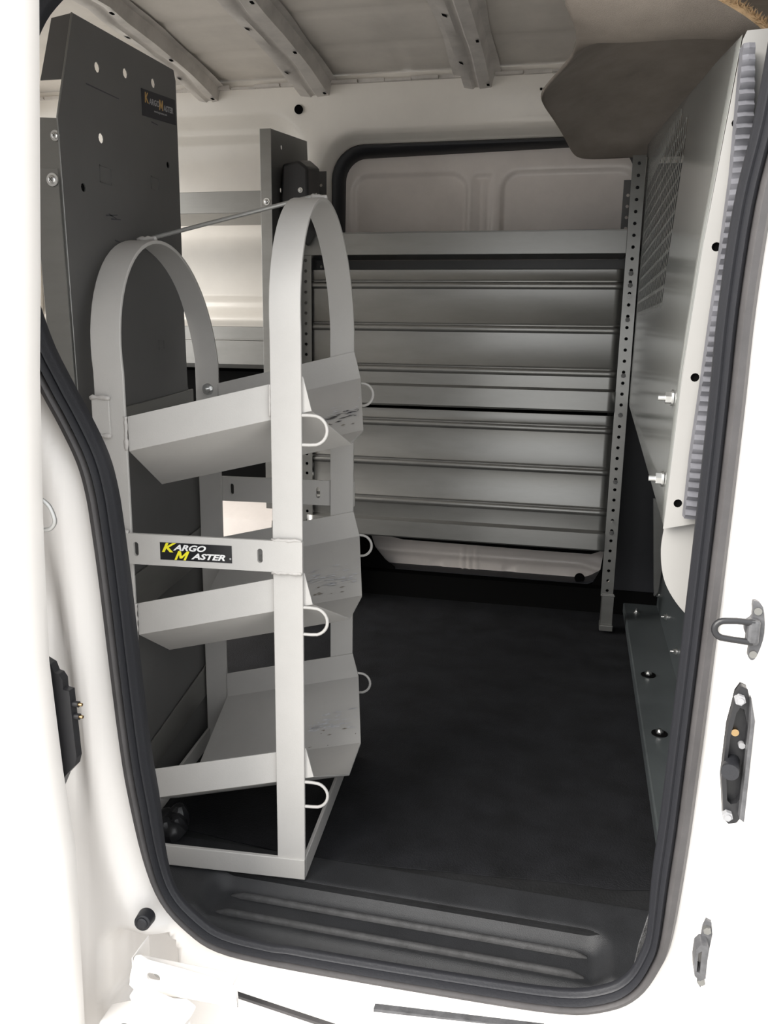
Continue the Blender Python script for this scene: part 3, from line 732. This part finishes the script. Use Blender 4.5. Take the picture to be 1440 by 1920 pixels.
# floor angle under the bulkhead
fb = thing('floor_angle', (.2, .9, 0), 'long dark green-grey steel angle bolted to the floor below the bulkhead', 'steel angle')
obj('floor_leg', G().box(.154, .244, .245, 1.545, .0075, .034), 'beam', fb, 0, bevel=.003)
obj('upright_leg', G().prism([(.241, .245, .034), (.241, 1.50, .034), (.243, 1.45, .30), (.243, .9, .42), (.243, .245, .45)], (.003, 0, 0)), 'beam', fb, 0)
for y, r in ((1.386, .008), (.962, .0155), (.688, .0145)):
    b = G().cyl((.184, y, .034), (0, 0, 1), r, .002, 24); w_ = obj('washer', b, 'hole' if r > .01 else 'zinc', fb, 40)
    obj('bolt', G().hexa((.184, y, .036), (0, 0, 1), r*.5, .004).cyl((.184, y, .04), (0, 0, 1), r*.25, .004, 8), 'zinc', fb, 30)
for y, z in ((1.419, .076), (1.207, .087), (.988, .084)):
    obj('bolt', G().cyl((.241, y, z), (-1, 0, 0), .009, .002, 16).hexa((.239, y, z), (-1, 0, 0), .0065, .006).cyl((.233, y, z), (-1, 0, 0), .003, .006, 8), 'zinc', fb, 30)
# dark lining and grey upright seen below the bulkhead; upper sheet added to darken the louvre slots
obj('front_bulkhead_lining', G().box(.125, .30, 1.460, 1.465, .0, .70).box(.247, .252, .25, 1.46, .0, .62).box(.128, .48, 1.452, 1.456, .66, 1.16), 'rubber', None, 0, label='black lining sheet low behind the shelf upright on the right, plus an added sheet darkening the louvre slots', category='lining sheet', base=(.2, 1.46, 0))
obj('seat_frame_upright', G().prism([(.203, 1.40, .34), (.232, 1.40, .34), (.242, 1.40, .17), (.237, 1.40, .090), (.227, 1.40, .075), (.2235, 1.40, .10)], (0, .004, 0)), 'steel', None, 0, bevel=.001, label='narrow grey upright standing on the floor angle in front of the black lining', category='bracket', base=(.23, 1.4, .08))

# ================================================================== FELT HEADLINER
rowsH = [  # y, [(x,z)...] left to right
    (.150, [(-.040, 1.094), (.0, 1.090), (.05, 1.087), (.095, 1.085), (.130, 1.068), (.160, 1.046)]),
    (.158, [(-.040, 1.086), (.0, 1.079), (.05, 1.076), (.10, 1.076), (.134, 1.058), (.165, 1.042)]),
    (.200, [(-.030, 1.081), (.004, 1.067), (.05, 1.062), (.10, 1.061), (.140, 1.052), (.19, 1.042)]),
    (.280, [(-.028, 1.092), (.005, 1.078), (.05, 1.078), (.11, 1.08), (.17, 1.075), (.26, 1.07)]),
    (.45, [(-.034, 1.125), (.0, 1.14), (.06, 1.155), (.13, 1.16), (.20, 1.16), (.32, 1.15)]),
    (.65, [(-.044, 1.172), (-.01, 1.205), (.05, 1.235), (.13, 1.25), (.22, 1.25), (.34, 1.23)]),
    (.85, [(-.082, 1.197), (-.035, 1.235), (.03, 1.27), (.12, 1.29), (.22, 1.29), (.36, 1.26)]),
    (1.00, [(-.116, 1.207), (-.055, 1.245), (.02, 1.275), (.11, 1.29), (.22, 1.29), (.37, 1.26)]),
    (1.15, [(-.098, 1.212), (-.05, 1.235), (.02, 1.258), (.11, 1.27), (.22, 1.27), (.38, 1.25)]),
    (1.30, [(-.072, 1.200), (-.03, 1.212), (.02, 1.226), (.11, 1.23), (.22, 1.23), (.38, 1.22)]),
    (1.38, [(-.055, 1.180), (-.015, 1.180), (.03, 1.180), (.11, 1.182), (.22, 1.18), (.38, 1.18)]),
    (1.42, [(-.040, 1.172), (-.01, 1.168), (.03, 1.168), (.11, 1.170), (.22, 1.168), (.38, 1.165)])]
vs = []; nc = 6
for y, r in rowsH:
    for x, z in r: vs.append((x, y, z))
g = G().add(vs, [(j*nc+i, j*nc+i+1, (j+1)*nc+i+1, (j+1)*nc+i) for j in range(len(rowsH)-1) for i in range(nc-1)])
hl = thing('felt_headliner', (.05, .8, 1.2), 'sagging grey brown felt headliner with a torn edge at the upper right', 'headliner')
h = obj('felt', g, 'felt', hl, 'all')
md = h.modifiers.new('sub', 'SUBSURF'); md.levels = md.render_levels = 3
md = h.modifiers.new('sheet', 'SOLIDIFY'); md.thickness = .005; md.offset = 1
rnd = random.Random(8); fr = G()
edge = [Vector((x, .150, z)) for x, z in rowsH[0][1]]
ec = crv([tuple(e) for e in edge], 40, False)
for i, p_ in enumerate(ec):
    for _ in range(4):
        q = p_+Vector((rnd.uniform(-.002, .002), rnd.uniform(-.003, .001), rnd.uniform(-.001, .003))); t = q+Vector((rnd.uniform(-.006, .006), rnd.uniform(-.006, .0), rnd.uniform(-.003, .007)))
        s_ = rnd.uniform(.0006, .0016); fr.add([q+Vector((-s_, 0, 0)), q+Vector((s_, 0, 0)), t, q+Vector((0, s_, s_))], [(0, 1, 2), (1, 3, 2), (3, 0, 2)])
fr.tube(ec, .0028, 6)
obj('frayed_edge', fr, 'fray', hl, 0, label='frayed tan fibre edge')
obj('slit', G().prism([(-.005, 1.05, 1.2535), (.012, 1.05, 1.2570), (.012, 1.06, 1.2585), (-.003, 1.06, 1.2545)], (0, 0, .002)), 'hole', hl, 0) if False else None

# ================================================================== DOOR HARDWARE, right pillar
YB = -.031
stk = thing('door_striker', (.168, YB, .47), 'dark metal door striker with a U-shaped loop on the white right pillar', 'striker')
obj('base_plate', plate([(p_.x, p_.y) for p_ in crv([(.1635, .526), (.172, .521), (.1755, .497), (.1725, .478), (.1685, .470), (.1640, .474), (.1640, .487), (.159, .497), (.159, .506), (.1640, .512)], 3)], [circ(.1685, .517, .0018, 8), circ(.1675, .476, .0018, 8)], .006, (0, YB-.003, 0), (1, 0, 0), (0, 0, 1)), 'greyp', stk, 30, bevel=.001)
obj('hinge_boss', G().box(.1595, .170, YB-.016, YB-.003, .487, .511), 'greyp', stk, 0, bevel=.003)
obj('striker_loop', G().tube([(.165, YB-.013, .508), (.150, YB-.013, .5085)]+[(.141-.009*math.sin(a), YB-.013, .4995+.0082*math.cos(a)) for a in [math.pi*i/10 for i in range(11)]]+[(.150, YB-.013, .4905), (.165, YB-.013, .4895)], .0030, 10), 'black', stk, 60)
for z in (.517, .476): obj('rivet', G().cyl((.1680, YB-.006, z), (0, -1, 0), .0035, .0014, 14), 'steel', stk, 40)
lt = thing('door_contact_bracket', (.163, YB, .31), 'long black catch bracket with round rubber peg, below the striker on the right pillar', 'catch bracket')
OUT = [(.157, .438), (.161, .446), (.166, .444), (.1725, .422), (.173, .416), (.1735, .316), (.170, .309), (.163, .3065), (.158, .311), (.155, .335), (.1525, .352), (.153, .405), (.1555, .424)]
obj('back_plate', plate(OUT, [], .003, (0, YB-.0015, 0), (1, 0, 0), (0, 0, 1)), 'black', lt, 30)
INN = [(.163+(x-.163)*.70, .376+(z-.376)*.70) for x, z in OUT]
obj('raised_rim', plate(OUT, [INN], .010, (0, YB-.006, 0), (1, 0, 0), (0, 0, 1)), 'black', lt, 30, bevel=.0012)
obj('side_cheek', G().prism([(.168, YB-.010, .440), (.1735, YB-.010, .417), (.1745, YB-.010, .315), (.170, YB-.010, .318), (.170, YB-.010, .41)], (0, -.010, 0)), 'greyp', lt, 0, bevel=.001)
obj('rubber_peg', G().cyl((.162, YB-.002, .368), (-.25, -1, 0), .0062, .022, 18, .0078).cyl((.1565, YB-.024, .368), (-.25, -1, 0), .0078, .003, 18), 'rubber', lt, 40)
for x, z in ((.1600, .434), (.1605, .3165)): obj('nut', G().hexa((x, YB-.010, z), (0, -1, 0), .0050, .006).cyl((x, YB-.016, z), (0, -1, 0), .003, .002, 10), 'sgrey', lt, 30, label='dull pale hex nut')
obj('contact', G().cyl((.1605, YB-.003, .398), (0, -1, 0), .0035, .004, 14), 'brass', lt, 40); obj('contact', G().cyl((.1675, YB-.003, .386), (0, -1, 0), .003, .005, 14), 'sgrey', lt, 40)
gd = thing('door_guide_wedge', (.154, YB, .118), 'small grey plastic guide socket at the bottom of the white right pillar', 'door guide')
obj('mount_plate', plate([(.1545, .195), (.1595, .193), (.1615, .180), (.1600, .160), (.1590, .128), (.1560, .117), (.1525, .122), (.151, .140), (.151, .170), (.152, .186)], [], .004, (0, YB-.002, 0), (1, 0, 0), (0, 0, 1)), 'greyp', gd, 0, bevel=.001)
obj('socket', plate([(.1455, .171), (.1495, .177), (.1565, .176), (.157, .140), (.152, .136), (.1465, .141), (.1450, .155)], [[(.1475, .167), (.1510, .170), (.1512, .145), (.1482, .146)]], .016, (0, YB-.010, 0), (1, 0, 0), (0, 0, 1)), 'greyp', gd, 0, bevel=.001)
for z in (.186, .127): obj('bolt', G().hexa((.1555, YB-.004, z), (0, -1, 0), .004, .005), 'steel', gd, 0)

# ================================================================== LEFT: open sliding door edge, catch, bump stop, roller arm
DE = [(-.45, -.50), (-.02, -.504), (.12, -.501), (.2, -.4985), (.294, -.5065), (.421, -.5130), (.50, -.5100), (.578, -.5070), (.65, -.5020), (.713, -.4985), (.80, -.490), (.902, -.482), (1.0, -.474), (1.15, -.462), (1.3, -.450)]
g = G(); n = len(DE); vs = []
for z, x in DE:
    vs += [(x+.000, -.100, z), (x-.004, -.118, z), (x-.012, -.135, z), (x-.9, -.150, z), (x-.9, -.105, z), (x-.03, -.092, z), (x-.006, -.092, z)]
g.add(vs, [(i*7+j, i*7+(j+1) % 7, (i+1)*7+(j+1) % 7, (i+1)*7+j) for i in range(n-1) for j in range(7)]+[tuple(range(7)), tuple((n-1)*7+j for j in range(7))])
sd = thing('open_sliding_door', (-.9, -.12, -.45), 'white sliding van door slid back, its bright leading edge at the far left', 'sliding door')
obj('door_leaf', g, 'white', sd, 60)
CTC = [(-.535, .420), (-.519, .412), (-.516, .403), (-.511, .402), (-.507, .396), (-.507, .385), (-.500, .384), (-.4985, .345), (-.497, .308), (-.500, .298), (-.512, .285), (-.520, .268), (-.535, .268)]
cc = obj('contact_block', plate(CTC, [], .010, (0, -.0845, 0), (1, 0, 0), (0, 0, 1)), 'black', sd, 0, bevel=.001)
for z in (.368, .354):
    obj('pin_sleeve', G().cyl((-.502, -.0845, z), (1, 0, 0), .0034, .009, 12), 'black', cc, 40); obj('pin', G().cyl((-.493, -.0845, z), (1, 0, 0), .0018, .004, 10), 'brass', cc, 40)
obj('door_hook', G().tube(crv([(-.509, -.097, .590), (-.501, -.097, .583), (-.4965, -.097, .569), (-.502, -.097, .561), (-.510, -.097, .559)], 5, False), .0022, 8), 'glassy', sd, 60)
bs = thing('bump_stop', (-.462, -.03, .07), 'round black rubber bump stop low on the white left pillar', 'bump stop')
obj('rubber_buffer', G().cyl((-.465, -.020, .068), (.1, -1, .1), .0108, .016, 24, .0098).cyl((-.4634, -.0358, .0696), (.1, -1, .1), .0075, .002, 24, .006), 'rubber', bs, 40, bevel=.0015)
# track bracket
tb = thing('track_bracket', (-.40, -.06, .0), 'white painted steel track bracket with an oval hole at the lower left', 'bracket')
outl = [(-.4635, .016), (-.4605, .030), (-.4535, .0555), (-.4470, .0575), (-.438, .053), (-.40, .050), (-.358, .046), (-.330, .041), (-.328, .016), (-.340, .0125), (-.355, .016), (-.40, .0130), (-.455, .010)]
obj('face', plate(outl, [rrect(-.4395, .0275, -.4225, .0385, .005)], .003, (0, -.070, 0), (1, 0, 0), (0, 0, 1)), 'white', tb, 30, bevel=.001)
obj('back_web', G().box(-.455, -.335, -.068, -.052, .040, .042).box(-.46, -.458, -.068, -.03, .014, .05), 'white', tb, 0, bevel=.001)
obj('hole_shadow', G().cyl((-.429, -.060, .0325), (0, -1, 0), .006, .004, 14), 'glassy', tb, 40)
ra = thing('roller_arm', (-.42, -.09, -.05), 'white hinged roller arm of the sliding door at the bottom left corner', 'roller arm')
obj('arm', G().prism([(-.447, -.100, .030), (-.425, -.100, .031), (-.40, -.100, .025), (-.383, -.100, .028), (-.371, -.100, .020), (-.385, -.100, .000), (-.405, -.100, -.012), (-.425, -.100, -.004), (-.44, -.100, .012)], (0, .016, 0)), 'white', ra, 0, bevel=.003)
obj('base', G().prism([(-.49, -.095, -.02), (-.455, -.095, -.005), (-.42, -.095, -.008), (-.39, -.095, -.02), (-.385, -.095, -.08), (-.50, -.095, -.08)], (0, .03, 0)), 'white', ra, 0, bevel=.003)
obj('pivot', G().cyl((-.455, -.096, -.022), (0, -1, 0), .010, .006, 18), 'black', ra, 40)
# lower guide rail below the sill
gr = thing('lower_guide_rail', (-.1, -.05, -.03), 'dark slot of the lower sliding door rail under the white sill, bottom edge', 'rail')
obj('rail_slot', G().prism([(-.385, -.041, .007), (-.05, -.041, -.041), (-.05, -.041, -.045), (-.385, -.041, .0035)], (0, .006, 0)), 'sealgrey', gr, 0)
obj('sill_gap', G().prism([(-.181, -.036, .0155), (.006, -.036, .0325), (.006, -.036, .0315), (-.181, -.036, .0115)], (0, .008, 0)), 'greyp', gr, 0)
